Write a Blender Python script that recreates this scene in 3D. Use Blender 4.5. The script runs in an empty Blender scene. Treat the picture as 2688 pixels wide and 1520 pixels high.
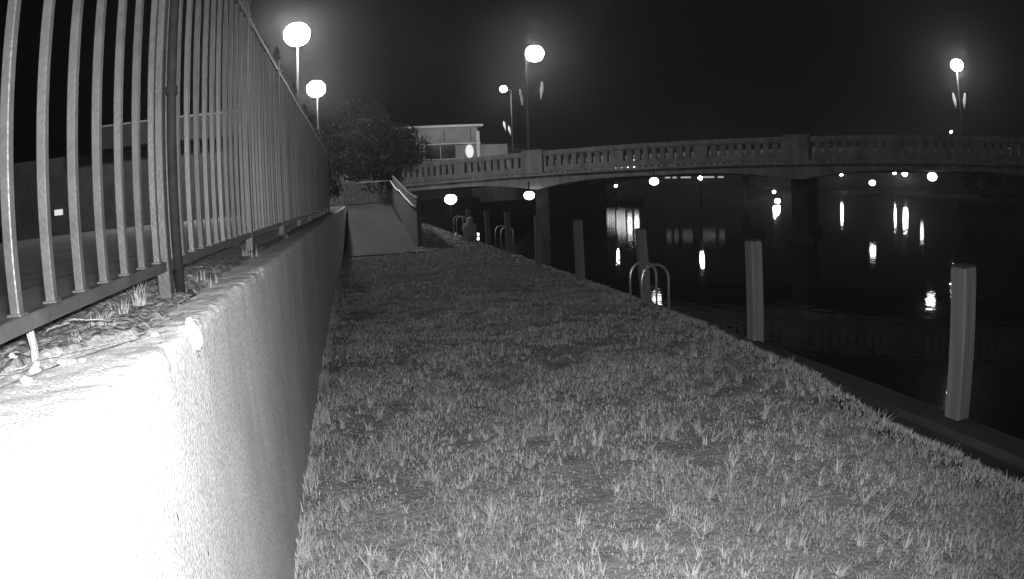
import bpy, math, random
import numpy as np
from mathutils import Vector, Matrix
random.seed(7)
rng = np.random.default_rng(11)
scn = bpy.context.scene
C = scn.collection
R = math.radians

# ------------------------------------------------------------------ camera (wide-angle security camera lens, ~88 degrees)
K1, K3 = 0.75494449, 0.02661605
yaw, pitch, roll = R(12.97802971), R(-8.31965063), R(-2.42528424)
CAMZ = 1.70662723
f = Vector((math.sin(yaw)*math.cos(pitch), math.cos(yaw)*math.cos(pitch), math.sin(pitch)))
r0 = Vector((math.cos(yaw), -math.sin(yaw), 0)); u0 = r0.cross(f)
rr_ = math.cos(roll)*r0 + math.sin(roll)*u0; uu_ = -math.sin(roll)*r0 + math.cos(roll)*u0
cd = bpy.data.cameras.new('camera'); cam = bpy.data.objects.new('camera', cd); C.objects.link(cam)
M = Matrix((rr_, uu_, -f)).transposed().to_4x4(); M.translation = (0, 0, CAMZ)
cam.matrix_world = M
cd.type = 'PANO'; cd.sensor_fit = 'HORIZONTAL'; cd.sensor_width = 36.0; cd.sensor_height = 36.0*579/1024
cc = cd
cc.panorama_type = 'FISHEYE_LENS_POLYNOMIAL'
cc.fisheye_fov = R(170)
cc.fisheye_polynomial_k0 = 0.0; cc.fisheye_polynomial_k1 = -K1/18.0; cc.fisheye_polynomial_k2 = 0.0
cc.fisheye_polynomial_k3 = -K3/18.0**3; cc.fisheye_polynomial_k4 = 0.0
cd.clip_start = 0.02; cd.clip_end = 3000
scn.camera = cam

# ------------------------------------------------------------------ world: night sky, faint town glow
w = bpy.data.worlds.new('World'); scn.world = w; w.use_nodes = True
bg = w.node_tree.nodes['Background']; bg.inputs[0].default_value = (0.5, 0.5, 0.5, 1); bg.inputs[1].default_value = 0.003
scn.view_settings.view_transform = 'Standard'; scn.view_settings.look = 'None'
scn.view_settings.exposure = 0.0; scn.view_settings.gamma = 1.0
try:
    scn.cycles.use_light_tree = True
    scn.cycles.sample_clamp_indirect = 3.0
    scn.cycles.use_denoising = True
except Exception: pass

# the infrared lamp of the security camera (the lit lamp whose beam burns out the near wall)
IR_POWER = 1480
ir = bpy.data.lights.new('infrared_lamp', 'SPOT'); ir.energy = IR_POWER; ir.spot_size = R(136); ir.spot_blend = 1.0
ir.shadow_soft_size = 0.02
iro = bpy.data.objects.new('infrared_lamp', ir); C.objects.link(iro)
iro.location = (0.03, -0.02, CAMZ+0.045)
iro.rotation_euler = Vector((math.sin(R(10)), math.cos(R(10)), math.tan(R(-9)))).to_track_quat('-Z', 'Y').to_euler()
iro['kind'] = 'structure'

# ------------------------------------------------------------------ helpers
def tag(o, label=None, cat=None, group=None, kind=None):
    if label: o['label'] = label
    if cat: o['category'] = cat
    if group: o['group'] = group
    if kind: o['kind'] = kind
    return o
def empty(name, loc, label, cat, group=None, rz=0):
    o = bpy.data.objects.new(name, None); o.empty_display_size = 0.2; C.objects.link(o)
    o.location = loc; o.rotation_euler = (0, 0, rz)
    return tag(o, label, cat, group)
class MB:
    def __init__(s): s.v = []; s.f = []
    def add(s, v, f):
        n = len(s.v); s.v += [tuple(p) for p in v]; s.f += [tuple(i+n for i in q) for q in f]
    def box(s, a, b, m=None):
        x0, y0, z0 = a; x1, y1, z1 = b
        v = [Vector(p) for p in ((x0,y0,z0),(x1,y0,z0),(x1,y1,z0),(x0,y1,z0),(x0,y0,z1),(x1,y0,z1),(x1,y1,z1),(x0,y1,z1))]
        if m: v = [m @ p for p in v]
        s.add(v, [(0,3,2,1),(4,5,6,7),(0,1,5,4),(1,2,6,5),(2,3,7,6),(3,0,4,7)])
    def bbox(s, a, b, c=0.01):     # box with chamfered vertical edges and top
        x0, y0, z0 = a; x1, y1, z1 = b
        ring = lambda x0,y0,x1,y1,c,z: [(x0+c,y0,z),(x1-c,y0,z),(x1,y0+c,z),(x1,y1-c,z),(x1-c,y1,z),(x0+c,y1,z),(x0,y1-c,z),(x0,y0+c,z)]
        v = ring(x0,y0,x1,y1,c,z0)+ring(x0,y0,x1,y1,c,z1-c)+ring(x0+c,y0+c,x1-c,y1-c,c*0.5,z1)
        fs = [tuple(range(7,-1,-1)), tuple(range(16,24))]
        for k in (0, 8):
            for i in range(8): fs.append((k+i, k+(i+1)%8, k+8+(i+1)%8, k+8+i))
        s.add(v, fs)
    def tube(s, pts, rad, n=8, closed=False, cap=True):
        pts = [Vector(p) for p in pts]; L = len(pts)
        if not isinstance(rad, (list, tuple)): rad = [rad]*L
        rings = []; prev = None
        for i in range(L):
            if i == 0: t = pts[1]-pts[0]
            elif i == L-1: t = pts[-1]-pts[-2]
            else: t = (pts[i+1]-pts[i]).normalized()+(pts[i]-pts[i-1]).normalized()
            t.normalize()
            if prev is None:
                a = Vector((0,0,1)) if abs(t.z) < 0.9 else Vector((1,0,0))
                a = (a - t*a.dot(t)).normalized()
            else: a = (prev - t*prev.dot(t)).normalized()
            prev = a; b = t.cross(a)
            rings.append([pts[i]+(a*math.cos(2*math.pi*k/n)+b*math.sin(2*math.pi*k/n))*rad[i] for k in range(n)])
        v = [p for r in rings for p in r]; fs = []
        for i in range(L-1):
            for k in range(n): fs.append((i*n+k, i*n+(k+1)%n, (i+1)*n+(k+1)%n, (i+1)*n+k))
        if cap: fs += [tuple(range(n-1,-1,-1)), tuple(range((L-1)*n, L*n))]
        s.add(v, fs)
    def lathe(s, prof, n=16, c=(0,0,0), m=None):
        v = []; fs = []
        for (r_, z) in prof:
            for k in range(n):
                p = Vector((r_*math.cos(2*math.pi*k/n), r_*math.sin(2*math.pi*k/n), z))
                if m: p = m @ p
                v.append(p + Vector(c))
        for i in range(len(prof)-1):
            for k in range(n): fs.append((i*n+k, i*n+(k+1)%n, (i+1)*n+(k+1)%n, (i+1)*n+k))
        fs += [tuple(range(n-1,-1,-1)), tuple(range((len(prof)-1)*n, len(prof)*n))]
        s.add(v, fs)
    def ellip(s, c, r_, n=16, m=8, jit=0.0):
        prof = [(math.sin(math.pi*i/m), -math.cos(math.pi*i/m)) for i in range(m+1)]
        v = []; fs = []
        for (a, z) in prof:
            for k in range(n):
                j = 1+random.uniform(-jit, jit)
                v.append((c[0]+r_[0]*max(a,1e-3)*math.cos(2*math.pi*k/n)*j, c[1]+r_[1]*max(a,1e-3)*math.sin(2*math.pi*k/n)*j, c[2]+r_[2]*z*j))
        for i in range(m):
            for k in range(n): fs.append((i*n+k, i*n+(k+1)%n, (i+1)*n+(k+1)%n, (i+1)*n+k))
        s.add(v, fs)
    def prism(s, poly, ex):        # polygon (3d points) extruded by vector
        n = len(poly); ex = Vector(ex)
        v = [Vector(p) for p in poly]+[Vector(p)+ex for p in poly]
        s.add(v, [tuple(range(n-1,-1,-1)), tuple(range(n,2*n))]+[(i,(i+1)%n,n+(i+1)%n,n+i) for i in range(n)])
    def build(s, name, mat, parent=None, smooth=False, loc=None):
        me = bpy.data.meshes.new(name); me.from_pydata(s.v, [], s.f); me.update()
        if smooth: me.polygons.foreach_set('use_smooth', [True]*len(me.polygons))
        me.materials.append(mat)
        o = bpy.data.objects.new(name, me); C.objects.link(o)
        if parent: o.parent = parent
        if loc: o.location = loc
        return o
def recalc(o):
    import bmesh
    bm = bmesh.new(); bm.from_mesh(o.data); bmesh.ops.recalc_face_normals(bm, faces=bm.faces); bm.to_mesh(o.data); bm.free(); return o
def npmesh(name, V, F4, mat, parent=None, smooth=False):   # quads array, fast
    me = bpy.data.meshes.new(name); nv, nf = len(V), len(F4); k = F4.shape[1]
    me.vertices.add(nv); me.vertices.foreach_set('co', V.astype(np.float32).ravel())
    me.loops.add(nf*k); me.loops.foreach_set('vertex_index', F4.astype(np.int32).ravel())
    me.polygons.add(nf); me.polygons.foreach_set('loop_start', np.arange(0, nf*k, k, dtype=np.int32))
    if smooth: me.polygons.foreach_set('use_smooth', np.ones(nf, dtype=bool))
    me.update(calc_edges=True); me.materials.append(mat)
    o = bpy.data.objects.new(name, me); C.objects.link(o)
    if parent: o.parent = parent
    return o
def grid(name, xs, ys, zf, mat, **k):
    X, Y = np.meshgrid(xs, ys, indexing='ij'); Z = zf(X, Y)
    V = np.stack([X, Y, Z], -1).reshape(-1, 3); a, b = len(xs), len(ys)
    i = np.arange((a-1)*(b-1)); ix, iy = i//(b-1), i%(b-1); q = ix*b+iy
    return npmesh(name, V, np.stack([q, q+b, q+b+1, q+1], -1), mat, **k)
def vnoise(x, y, s, seed=0):      # smooth value noise
    g = np.random.default_rng(seed).random((64, 64)); x = x*s+1000; y = y*s+1000
    xi = np.floor(x).astype(int); yi = np.floor(y).astype(int); fx = x-xi; fy = y-yi
    fx = fx*fx*(3-2*fx); fy = fy*fy*(3-2*fy); a = lambda i, j: g[i % 64, j % 64]
    return (a(xi,yi)*(1-fx)+a(xi+1,yi)*fx)*(1-fy)+(a(xi,yi+1)*(1-fx)+a(xi+1,yi+1)*fx)*fy - .5

# ------------------------------------------------------------------ materials (monochrome: the camera records infrared as grey)
def mat(name, lo, hi=None, scale=6, rough=0.85, bump=0.0, bscale=40, metal=0.0, stretch=(1,1,1), detail=6, spec=0.3, contrast=(0.35,0.65)):
    m = bpy.data.materials.new(name); m.use_nodes = True; nt = m.node_tree; N = nt.nodes; L = nt.links
    b = N['Principled BSDF']; b.inputs['Roughness'].default_value = rough; b.inputs['Metallic'].default_value = metal
    b.inputs['Specular IOR Level'].default_value = spec
    if hi is None: hi = lo*1.25
    tc = N.new('ShaderNodeTexCoord'); mp = N.new('ShaderNodeMapping'); mp.inputs['Scale'].default_value = stretch
    L.new(tc.outputs['Object'], mp.inputs['Vector'])
    n = N.new('ShaderNodeTexNoise'); n.inputs['Scale'].default_value = scale; n.inputs['Detail'].default_value = detail; n.inputs['Roughness'].default_value = 0.65
    L.new(mp.outputs[0], n.inputs['Vector'])
    cr = N.new('ShaderNodeValToRGB'); cr.color_ramp.elements[0].position = contrast[0]; cr.color_ramp.elements[1].position = contrast[1]
    cr.color_ramp.elements[0].color = (lo, lo, lo, 1); cr.color_ramp.elements[1].color = (hi, hi, hi, 1)
    L.new(n.outputs['Fac'], cr.inputs[0]); L.new(cr.outputs[0], b.inputs['Base Color'])
    if bump > 0:
        n2 = N.new('ShaderNodeTexNoise'); n2.inputs['Scale'].default_value = bscale; n2.inputs['Detail'].default_value = 8
        L.new(mp.outputs[0], n2.inputs['Vector'])
        bp = N.new('ShaderNodeBump'); bp.inputs['Strength'].default_value = bump; bp.inputs['Distance'].default_value = 0.02
        L.new(n2.outputs['Fac'], bp.inputs['Height']); L.new(bp.outputs[0], b.inputs['Normal'])
    return m
def emit(name, s, col=1.0):
    m = bpy.data.materials.new(name); m.use_nodes = True; b = m.node_tree.nodes['Principled BSDF']
    b.inputs['Base Color'].default_value = (0.8,0.8,0.8,1); b.inputs['Emission Color'].default_value = (col,col,col,1); b.inputs['Emission Strength'].default_value = s
    return m
M_wall = mat('wall_concrete', 0.34, 0.45, 3.0, 0.92, 0.28, 130, stretch=(1, 1, 0.45), spec=0.2)
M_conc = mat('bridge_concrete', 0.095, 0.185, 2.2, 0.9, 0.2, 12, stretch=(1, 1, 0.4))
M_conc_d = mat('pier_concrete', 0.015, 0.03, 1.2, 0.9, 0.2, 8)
M_path = mat('path_concrete', 0.018, 0.045, 2.0, 0.9, 0.2, 30, stretch=(.2, 3, 1))
M_path2 = mat('pale_trim', .2, .28, 2)
M_asph = mat('asphalt', 0.05, 0.075, 8, 0.95, 0.3, 80)
M_iron = mat('painted_iron', 0.019, 0.034, 9, 0.45, 0.12, 90, spec=0.4)
M_iron_d = mat('dark_iron', 0.006, 0.011, 14, 0.8, 0.2, 50, spec=0.08)
M_soil = mat('soil', 0.05, 0.13, 14, 0.98, 1.0, 40, spec=0.1)
M_turf = mat('turf_soil', 0.09, 0.15, 5, 1.0, 0.8, 30, spec=0.0)
M_timber = mat('piling_timber', 0.065, 0.105, 5, 0.9, 0.6, 25, stretch=(2, 2, 0.12), spec=0.2)
M_cap = mat('dock_timber', 0.010, 0.028, 3, 0.9, 0.3, 20, stretch=(1, 0.2, 1), spec=0.1)
M_steel = mat('steel_tube', 0.35, 0.5, 20, 0.28, 0.05, 30, metal=0.8)
M_stone = mat('pale_stone', 0.20, 0.34, 9, 0.8, 0.4, 30)
M_leafdry = mat('dry_plant', 0.05, 0.17, 40, 0.9)
M_wood = mat('weathered_wood', 0.07, 0.2, 9, 0.9, 0.8, 20, stretch=(2, 2, 0.3))
M_plank = mat('plank_wood', 0.05, 0.09, 4, 0.85, 0.3, 20, stretch=(1, 1, 0.3))
M_white = mat('white_paint', 0.62, 0.75, 3, 0.6)
M_build = mat('dark_building', 0.06, 0.10, 1, 0.9, 0.2, 6)
M_dark = mat('dark_glass', 0.02, 0.03, 2, 0.15)
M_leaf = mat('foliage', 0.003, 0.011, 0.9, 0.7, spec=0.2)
M_bark = mat('bark', 0.06, 0.12, 4, 0.95, 0.8, 10, stretch=(1, 1, 0.3))
M_cloth = mat('hoodie_cloth', 0.2, 0.28, 10, 0.95, 0.3, 30)
M_skin = mat('skin', 0.35, 0.4, 5, 0.6)
M_flag = mat('flag_cloth', 0.6, 0.78, 3, 0.9)
M_pole = mat('pole_metal', 0.022, 0.035, 2, 0.7, spec=0.1)
M_lens = emit('street_lamp_glass', 300)
M_lensB = emit('bridge_lamp_glass', 230)
M_dock = emit('dock_lamp_glass', 9)
M_far = emit('distant_lamp_glass', 90)
M_win = emit('lit_window_glass', 7)
M_sign = emit('lit_sign_face', 0.55)
def grassmat():
    m = bpy.data.materials.new('grass_blade'); m.use_nodes = True; nt = m.node_tree; N = nt.nodes; L = nt.links; b = N['Principled BSDF']
    b.inputs['Roughness'].default_value = 0.55; b.inputs['Specular IOR Level'].default_value = 0.25
    g = N.new('ShaderNodeNewGeometry'); cr = N.new('ShaderNodeValToRGB')
    cr.color_ramp.elements[0].color = (0.16,0.16,0.16,1); cr.color_ramp.elements[1].color = (0.26,0.26,0.26,1)
    L.new(g.outputs['Random Per Island'], cr.inputs[0])
    tc = N.new('ShaderNodeTexCoord'); n = N.new('ShaderNodeTexNoise'); n.inputs['Scale'].default_value = 1.3; n.inputs['Detail'].default_value = 5
    L.new(tc.outputs['Object'], n.inputs['Vector'])
    c2 = N.new('ShaderNodeValToRGB'); c2.color_ramp.elements[0].position = .3; c2.color_ramp.elements[1].position = .7
    c2.color_ramp.elements[0].color = (.68,.68,.68,1); c2.color_ramp.elements[1].color = (1.1,1.1,1.1,1); L.new(n.outputs['Fac'], c2.inputs[0])
    mx = N.new('ShaderNodeMix'); mx.data_type = 'RGBA'; mx.blend_type = 'MULTIPLY'; mx.inputs['Factor'].default_value = 1
    L.new(cr.outputs[0], mx.inputs['A']); L.new(c2.outputs[0], mx.inputs['B']); L.new(mx.outputs['Result'], b.inputs['Base Color'])
    return m
M_grass = grassmat()
def watermat():
    m = bpy.data.materials.new('river_water'); m.use_nodes = True; nt = m.node_tree; N = nt.nodes; L = nt.links; b = N['Principled BSDF']
    b.inputs['Base Color'].default_value = (0.006,0.006,0.006,1); b.inputs['Roughness'].default_value = 0.03; b.inputs['IOR'].default_value = 1.33
    tc = N.new('ShaderNodeTexCoord'); n = N.new('ShaderNodeTexNoise'); n.inputs['Scale'].default_value = 2.6; n.inputs['Detail'].default_value = 3
    L.new(tc.outputs['Object'], n.inputs['Vector'])
    bp = N.new('ShaderNodeBump'); bp.inputs['Strength'].default_value = 0.7; bp.inputs['Distance'].default_value = 0.007
    L.new(n.outputs['Fac'], bp.inputs['Height']); L.new(bp.outputs[0], b.inputs['Normal'])
    return m
M_water = watermat()

# ------------------------------------------------------------------ ground, water, banks
WZ = -1.1
PHI = R(43); DB = 33.6
NB = Vector((math.sin(PHI), math.cos(PHI), 0)); TB = Vector((math.cos(PHI), -math.sin(PHI), 0))
def BW(s, z, off=0): return TB*s + NB*(DB+off) + Vector((0, 0, z))
def AE(az, el, d):    # point at azimuth, elevation (degrees) and horizontal distance d from the camera mast
    return Vector((math.sin(R(az))*d, math.cos(R(az))*d, CAMZ+math.tan(R(el))*d))
tag(grid('river_bed', np.linspace(-1500, 1500, 9), np.linspace(-1500, 1500, 9), lambda X, Y: X*0-2.6, M_turf), kind='structure')
mb = MB(); mb.add([(4.2,-60,WZ),(600,-60,WZ),(900,900,WZ),(-300,900,WZ),(-300,300,WZ),(4.2,44,WZ)], [(0,1,2,3,4,5)])
tag(mb.build('river_water', M_water), kind='structure')
def lz(X, Y): return 0.035*vnoise(X, Y, 1.3, 3)+0.018*vnoise(X, Y, 4, 5)+0.010*vnoise(X, Y, 13, 6)
def edge_x(y):   # grass edge towards the dock cap
    y = np.asarray(y, dtype=float)
    return np.interp(y, [-2, 1.5, 3.5, 4.5, 5.5, 7, 9, 30, 45], [3.6, 3.5, 3.62, 3.85, 4.02, 4.12, 4.15, 4.16, 4.16])+0.07*vnoise(y, y*0, 2.3, 9)+0.04*vnoise(y, y*0, 9, 10)
us = np.linspace(0, 1, 60); ys = np.concatenate([np.linspace(-1.5, 8, 150), np.linspace(8.2, 44, 120)])
U, Y = np.meshgrid(us, ys, indexing='ij'); E = edge_x(Y); X = -0.47+(E+0.47)*U
Z = lz(X, Y)-0.12*np.clip((U-0.94)/0.06, 0, 1); V = np.stack([X, Y, Z], -1).reshape(-1, 3)
i = np.arange(59*(len(ys)-1)); q = (i//(len(ys)-1))*len(ys)+i % (len(ys)-1)
tag(npmesh('lawn_ground', V, np.stack([q, q+len(ys), q+len(ys)+1, q+1], -1), M_turf, smooth=True), kind='structure')
# dock cap: long timber planks along the seawall
dock = empty('seawall', (4.25, 5, 0), 'dark timber seawall cap along the lawn edge above the river', 'seawall')
mb = MB(); y = -2.0
while y < 44:
    L_ = random.uniform(2.6, 3.4); j = random.uniform(-.006, .006)
    mb.bbox((3.45, y, -0.30), (3.93, y+L_-0.012, -0.075+j), .008)
    mb.bbox((3.94, y, -0.30), (4.27, y+L_-0.012, -0.020+j), .012); y += L_
o = mb.build('cap_board', M_cap, dock, loc=(-4.25, -5, 0))
mb = MB()
y = -2.0
while y < 44: mb.box((4.10, y, -2.5), (4.20, y+0.29, -0.31)); y += 0.3
mb.build('sheet_piling', M_cap, dock, loc=(-4.25, -5, 0))
# upper terrace behind the fence
def slab_mat():
    m = mat('pavement_slabs', .20, .30, 1.5, .9, .2, 30); nt = m.node_tree; N = nt.nodes; L = nt.links; b = N['Principled BSDF']; src = b.inputs['Base Color'].links[0].from_socket
    tc = N.new('ShaderNodeTexCoord'); br = N.new('ShaderNodeTexBrick'); br.offset = 0; br.inputs['Scale'].default_value = 1.0; br.inputs['Brick Width'].default_value = 2.4; br.inputs['Row Height'].default_value = 2.5
    br.inputs['Mortar Size'].default_value = .018; br.inputs['Color1'].default_value = (1,1,1,1); br.inputs['Color2'].default_value = (.85,.85,.85,1); br.inputs['Mortar'].default_value = (.15,.15,.15,1)
    L.new(tc.outputs['Object'], br.inputs['Vector']); mx = N.new('ShaderNodeMix'); mx.data_type = 'RGBA'; mx.blend_type = 'MULTIPLY'; mx.inputs['Factor'].default_value = 1
    L.new(src, mx.inputs['A']); L.new(br.outputs['Color'], mx.inputs['B']); L.new(mx.outputs['Result'], b.inputs['Base Color']); return m
tag(grid('pavement', np.linspace(-160, -0.98, 70), np.linspace(-30, 120, 70), lambda X, Y: 1.33+0*X, slab_mat()), kind='structure')
# upper land behind the bridge on the left
mb = MB(); mb.prism([(-60,46,0.9),(1.5,43,0.9),(14,58,0.9),(40,140,0.9),(-60,200,0.9)], (0,0,2.0))
tag(mb.build('upper_bank', M_turf), kind='structure')
# far river bank, low and dark
mb = MB(); P0 = [AE(a, 0, 330+30*math.sin(a)) for a in range(14, 80, 4)]; P1 = [p*1.6 for p in P0]
poly = [(p.x, p.y, WZ-1) for p in P0]+[(p.x, p.y, WZ-1) for p in reversed(P1)]
mb.prism(poly, (0, 0, 1.9)); tag(mb.build('far_bank', M_turf), kind='structure')

# ------------------------------------------------------------------ retaining wall
def wall_profile():
    P = [(-0.475, -0.4)]
    for z in np.linspace(-0.1, 1.365, 40): P.append((-0.475, z))
    for a in np.linspace(0, 90, 9)[1:]: P.append((-0.51+0.035*math.cos(R(a)), 1.37+0.035*math.sin(R(a))))
    for x in np.linspace(-0.52, -0.98, 30): P.append((x, 1.405))
    P.append((-0.98, 1.0)); return np.array(P)
PR = wall_profile()
ysw = np.concatenate([np.linspace(-1.0, 0.5, 12), np.linspace(0.52, 3.5, 220), np.linspace(3.55, 9, 120), np.linspace(9.2, 36, 90)])
A, Bm = np.meshgrid(np.arange(len(PR)), ysw, indexing='ij'); PX = PR[A, 0]; PZ = PR[A, 1]
top = np.clip((PZ-1.25)/0.12, 0, 1)
chip = np.maximum(0, vnoise(Bm, Bm*0, 11, 31)+0.8*vnoise(Bm, PZ, 37, 32)-0.12)
edge = np.exp(-((PX+0.50)**2+(PZ-1.39)**2)/0.0025)
PX = PX-0.012*chip*edge+0.002*vnoise(Bm, PZ, 5, 33)
PZ = PZ-(0.010*chip+.008*np.maximum(0,vnoise(Bm, PX, 40, 38)))*edge+top*(0.007*vnoise(Bm, PX, 9, 35)+0.007*vnoise(Bm, PX, 28, 36))
nb = len(ysw); i = np.arange((len(PR)-1)*(nb-1)); q = (i//(nb-1))*nb+i % (nb-1)
wall = npmesh('retaining_wall', np.stack([PX, Bm, PZ], -1).reshape(-1, 3), np.stack([q, q+nb, q+nb+1, q+1], -1), M_wall, smooth=True)
tag(wall, 'long weathered concrete retaining wall between the lawn and the fenced pavement', 'wall')

def wall_detail(m):
    nt = m.node_tree; N = nt.nodes; L = nt.links; b = N['Principled BSDF']; src = b.inputs['Base Color'].links[0].from_socket
    tc = N.new('ShaderNodeTexCoord')
    def layer(sc, stretch, p0, p1, lo, prev, det=6):
        mp = N.new('ShaderNodeMapping'); mp.inputs['Scale'].default_value = stretch; L.new(tc.outputs['Object'], mp.inputs[0])
        n = N.new('ShaderNodeTexNoise'); n.inputs['Scale'].default_value = sc; n.inputs['Detail'].default_value = det; L.new(mp.outputs[0], n.inputs['Vector'])
        c = N.new('ShaderNodeValToRGB'); c.color_ramp.elements[0].position = p0; c.color_ramp.elements[1].position = p1
        c.color_ramp.elements[0].color = (lo,lo,lo,1); c.color_ramp.elements[1].color = (1,1,1,1); L.new(n.outputs['Fac'], c.inputs[0])
        mx = N.new('ShaderNodeMix'); mx.data_type = 'RGBA'; mx.blend_type = 'MULTIPLY'; mx.inputs['Factor'].default_value = 1
        L.new(prev, mx.inputs['A']); L.new(c.outputs[0], mx.inputs['B']); return mx.outputs['Result']
    o = layer(4, (1, 1, .04), .28, .42, .84, src)       # long vertical water streaks
    o = layer(60, (1, 1, .8), .30, .36, .6, o, 3)
    o = layer(150, (1, 1, .6), .40, .58, .62, o, 2)      # dark pits
    o = layer(320, (1, 1, .8), .35, .6, .72, o, 2)        # sandy grain
    L.new(o, b.inputs['Base Color'])
wall_detail(M_wall)

M_crack = mat('crack_shadow', .02, .03, 5, 1.0, spec=0.0)
def crack(P, r_):
    s = MB(); L_ = []
    for i_ in range(len(P)-1):
        for t in np.linspace(0, 1, 14)[:-1]:
            L_.append(tuple((1-t)*a+t*b+random.uniform(-1,1)*(.004 if k < 2 else .0006) for k, (a, b) in enumerate(zip(P[i_], P[i_+1]))))
    s.tube(L_, [r_*random.uniform(.4,1.3) for _ in L_], 5); s.build('crack', M_crack, wall)
crack([(-.80,1.16,1.405),(-.70,1.45,1.406),(-.61,1.62,1.406),(-.53,1.74,1.405)], .0016)
crack([(-.66,1.60,1.407),(-.60,1.80,1.406),(-.56,2.05,1.405)], .0012)
crack([(-.475,1.83,1.36),(-.475,1.80,1.33),(-.475,1.84,1.30)], .0010)
for yy_, zz_ in ((1.98,1.20),(1.35,1.05),(1.52,.86),(2.3,.55),(1.2,.8)):
    s = MB(); s.ellip((-.4745, yy_, zz_), (.001, .0035, .009), 7, 5, .3); s.build('pit', M_crack, wall)
# debris line on the wall top: soil, extended at the far end to darken it
def dline(y): return np.interp(y, [0.5, 1.25, 1.37, 1.52, 1.66, 1.78, 2.3, 3.2, 4.5, 7, 36], [-.80, -.80, -.79, -.70, -.60, -.60, -.62, -.66, -.67, -.64, -.52])
nu = 60; ysd = np.concatenate([np.linspace(0.4, 3.5, 260), np.linspace(3.52, 35.8, 300)])
U, Y = np.meshgrid(np.linspace(0, 1, nu), ysd, indexing='ij'); D0 = dline(Y)+0.03*vnoise(Y, Y*0, 8, 41)+0.015*vnoise(Y, Y*0, 25, 42); X = -1.02+(D0+1.02)*U
prof = np.clip((1-U)/0.06, 0, 1)
Z = 1.398+prof*(0.022+0.02*vnoise(X, Y, 6, 43)+0.022*vnoise(X, Y, 20, 44)+0.012*vnoise(X, Y, 60, 45))
V = np.stack([X, Y, Z], -1).reshape(-1, 3); n_ = len(ysd); i = np.arange((nu-1)*(n_-1)); q = (i//(n_-1))*n_+i % (n_-1)
tag(npmesh('soil', V, np.stack([q, q+n_, q+n_+1, q+1], -1), M_soil, smooth=True), 'dark soil and leaf litter caught along the wall top, extended to darken its far end', 'soil', kind='stuff')

# ------------------------------------------------------------------ iron fence
FX = -0.72
fence = empty('iron_fence', (FX, 2.3, 1.40), 'tall dark iron picket fence standing on the concrete wall', 'fence')
inv = (-FX, -2.3, -1.40)
mb = MB(); mb.bbox((FX-.019, -0.5, 1.512), (FX+.019, 18.6, 1.545), .003); mb.build('bottom_rail', M_iron, fence, loc=inv)
mb = MB(); mb.bbox((FX-.019, -0.5, 2.995), (FX+.019, 18.6, 3.03), .003); mb.build('top_rail', M_iron, fence, loc=inv)
def picket_mesh():
    m_ = MB(); m_.bbox((-.0125, -.0125, 0), (.0125, .0125, 1.55), .0025)
    m_.bbox((-.019, -.019, 0.001), (.019, .019, .006), .002)      # weld foot
    return m_
pk = None; y = 1.04; posts_y = [0.35, 2.38, 4.45, 6.45, 8.5, 10.5, 12.5, 14.5, 16.5, 18.5]; cnt = 0
while y < 18.4:
    if min(abs(y-p) for p in posts_y) > 0.07:
        if pk is None: pk = picket_mesh().build('picket', M_iron, fence); o = pk
        else: o = pk.copy(); C.objects.link(o); o.parent = fence
        o.location = (random.uniform(-.001, .001), y-2.3, 0.145); o.rotation_euler = (random.uniform(-.002,.002), random.uniform(-.002,.002), R(random.uniform(-3, 3)))
        cnt += 1
    y += 0.1795
pp = None
for y in posts_y:
    if pp is None:
        m_ = MB(); m_.bbox((-.025, -.025, -0.03), (.025, .025, 1.72), .003); m_.lathe([(.03,1.72),(.042,1.73),(.042,1.745),(.015,1.76),(.03,1.79),(.02,1.83),(.003,1.86)], 10)
        m_.bbox((-.06, -.06, 0.0), (.06, .06, .012), .003)
        pp = m_.build('fence_post', M_iron, fence); o = pp
    else: o = pp.copy(); C.objects.link(o); o.parent = fence
    o.location = (0, y-2.3, 0)
# conduit clamped in front of the nearest post
co = empty('conduit_pipe', (-0.675, 2.42, 1.40), 'dark round conduit pipe rising from a foot plate beside the nearest fence post', 'pipe')
mb = MB(); mb.tube([(0,0,0.0),(0.0,0,0.8),(0,0,2.1)], .019, 12); mb.build('pipe_shaft', M_iron_d, co, smooth=True)
mb = MB(); mb.bbox((-.035,-.03,-.002),(.05,.03,.014),.004); mb.lathe([(.012,.014),(.012,.03),(.006,.034)], 8, (.038,0,0)); mb.build('foot_plate', M_iron_d, co)
mb = MB(); mb.lathe([(.024,0),(.024,.03)], 12, (0,0,.75)); mb.box((-.06,-.01,.755),(-.02,.01,.775)); mb.build('pipe_clamp', M_iron_d, co)

# ------------------------------------------------------------------ small things on the wall top
st = MB(); pts = [(0,0,-.01),(0.002,0.002,.05),(-.003,.0,.09),(0.001,0,.118)]; st.tube(pts, [.0125,.0105,.0115,.009], 9)
st.ellip((0,0,0), (.022,.018,.012), 9, 5, .2); o = st.build('wood_stake', M_wood, loc=(-.768, 1.354, 1.405)); tag(o, 'short weathered wooden stake standing upright in the soil near the camera', 'stake')
def stone(name, loc, r_, label, seed, mt=M_stone, rot=(0,0,0)):
    random.seed(seed); s = MB(); s.ellip((0,0,0), r_, 11, 7, .2); o = s.build(name, mt, loc=loc, smooth=True); o.rotation_euler = rot; return tag(o, label, 'stone')
stone('stone_chip', (-0.474, 1.785, 1.382), (.020, .024, .044), 'bright white stone chip lodged in the front edge of the wall', 3, mat('white_chip', .8, .85, 5), (0.1, -0.25, 0.2))
stone('pebble', (-0.832, 1.355, 1.428), (.016, .014, .016), 'pale round pebble lying in the soil left of the wooden stake', 5)
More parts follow.
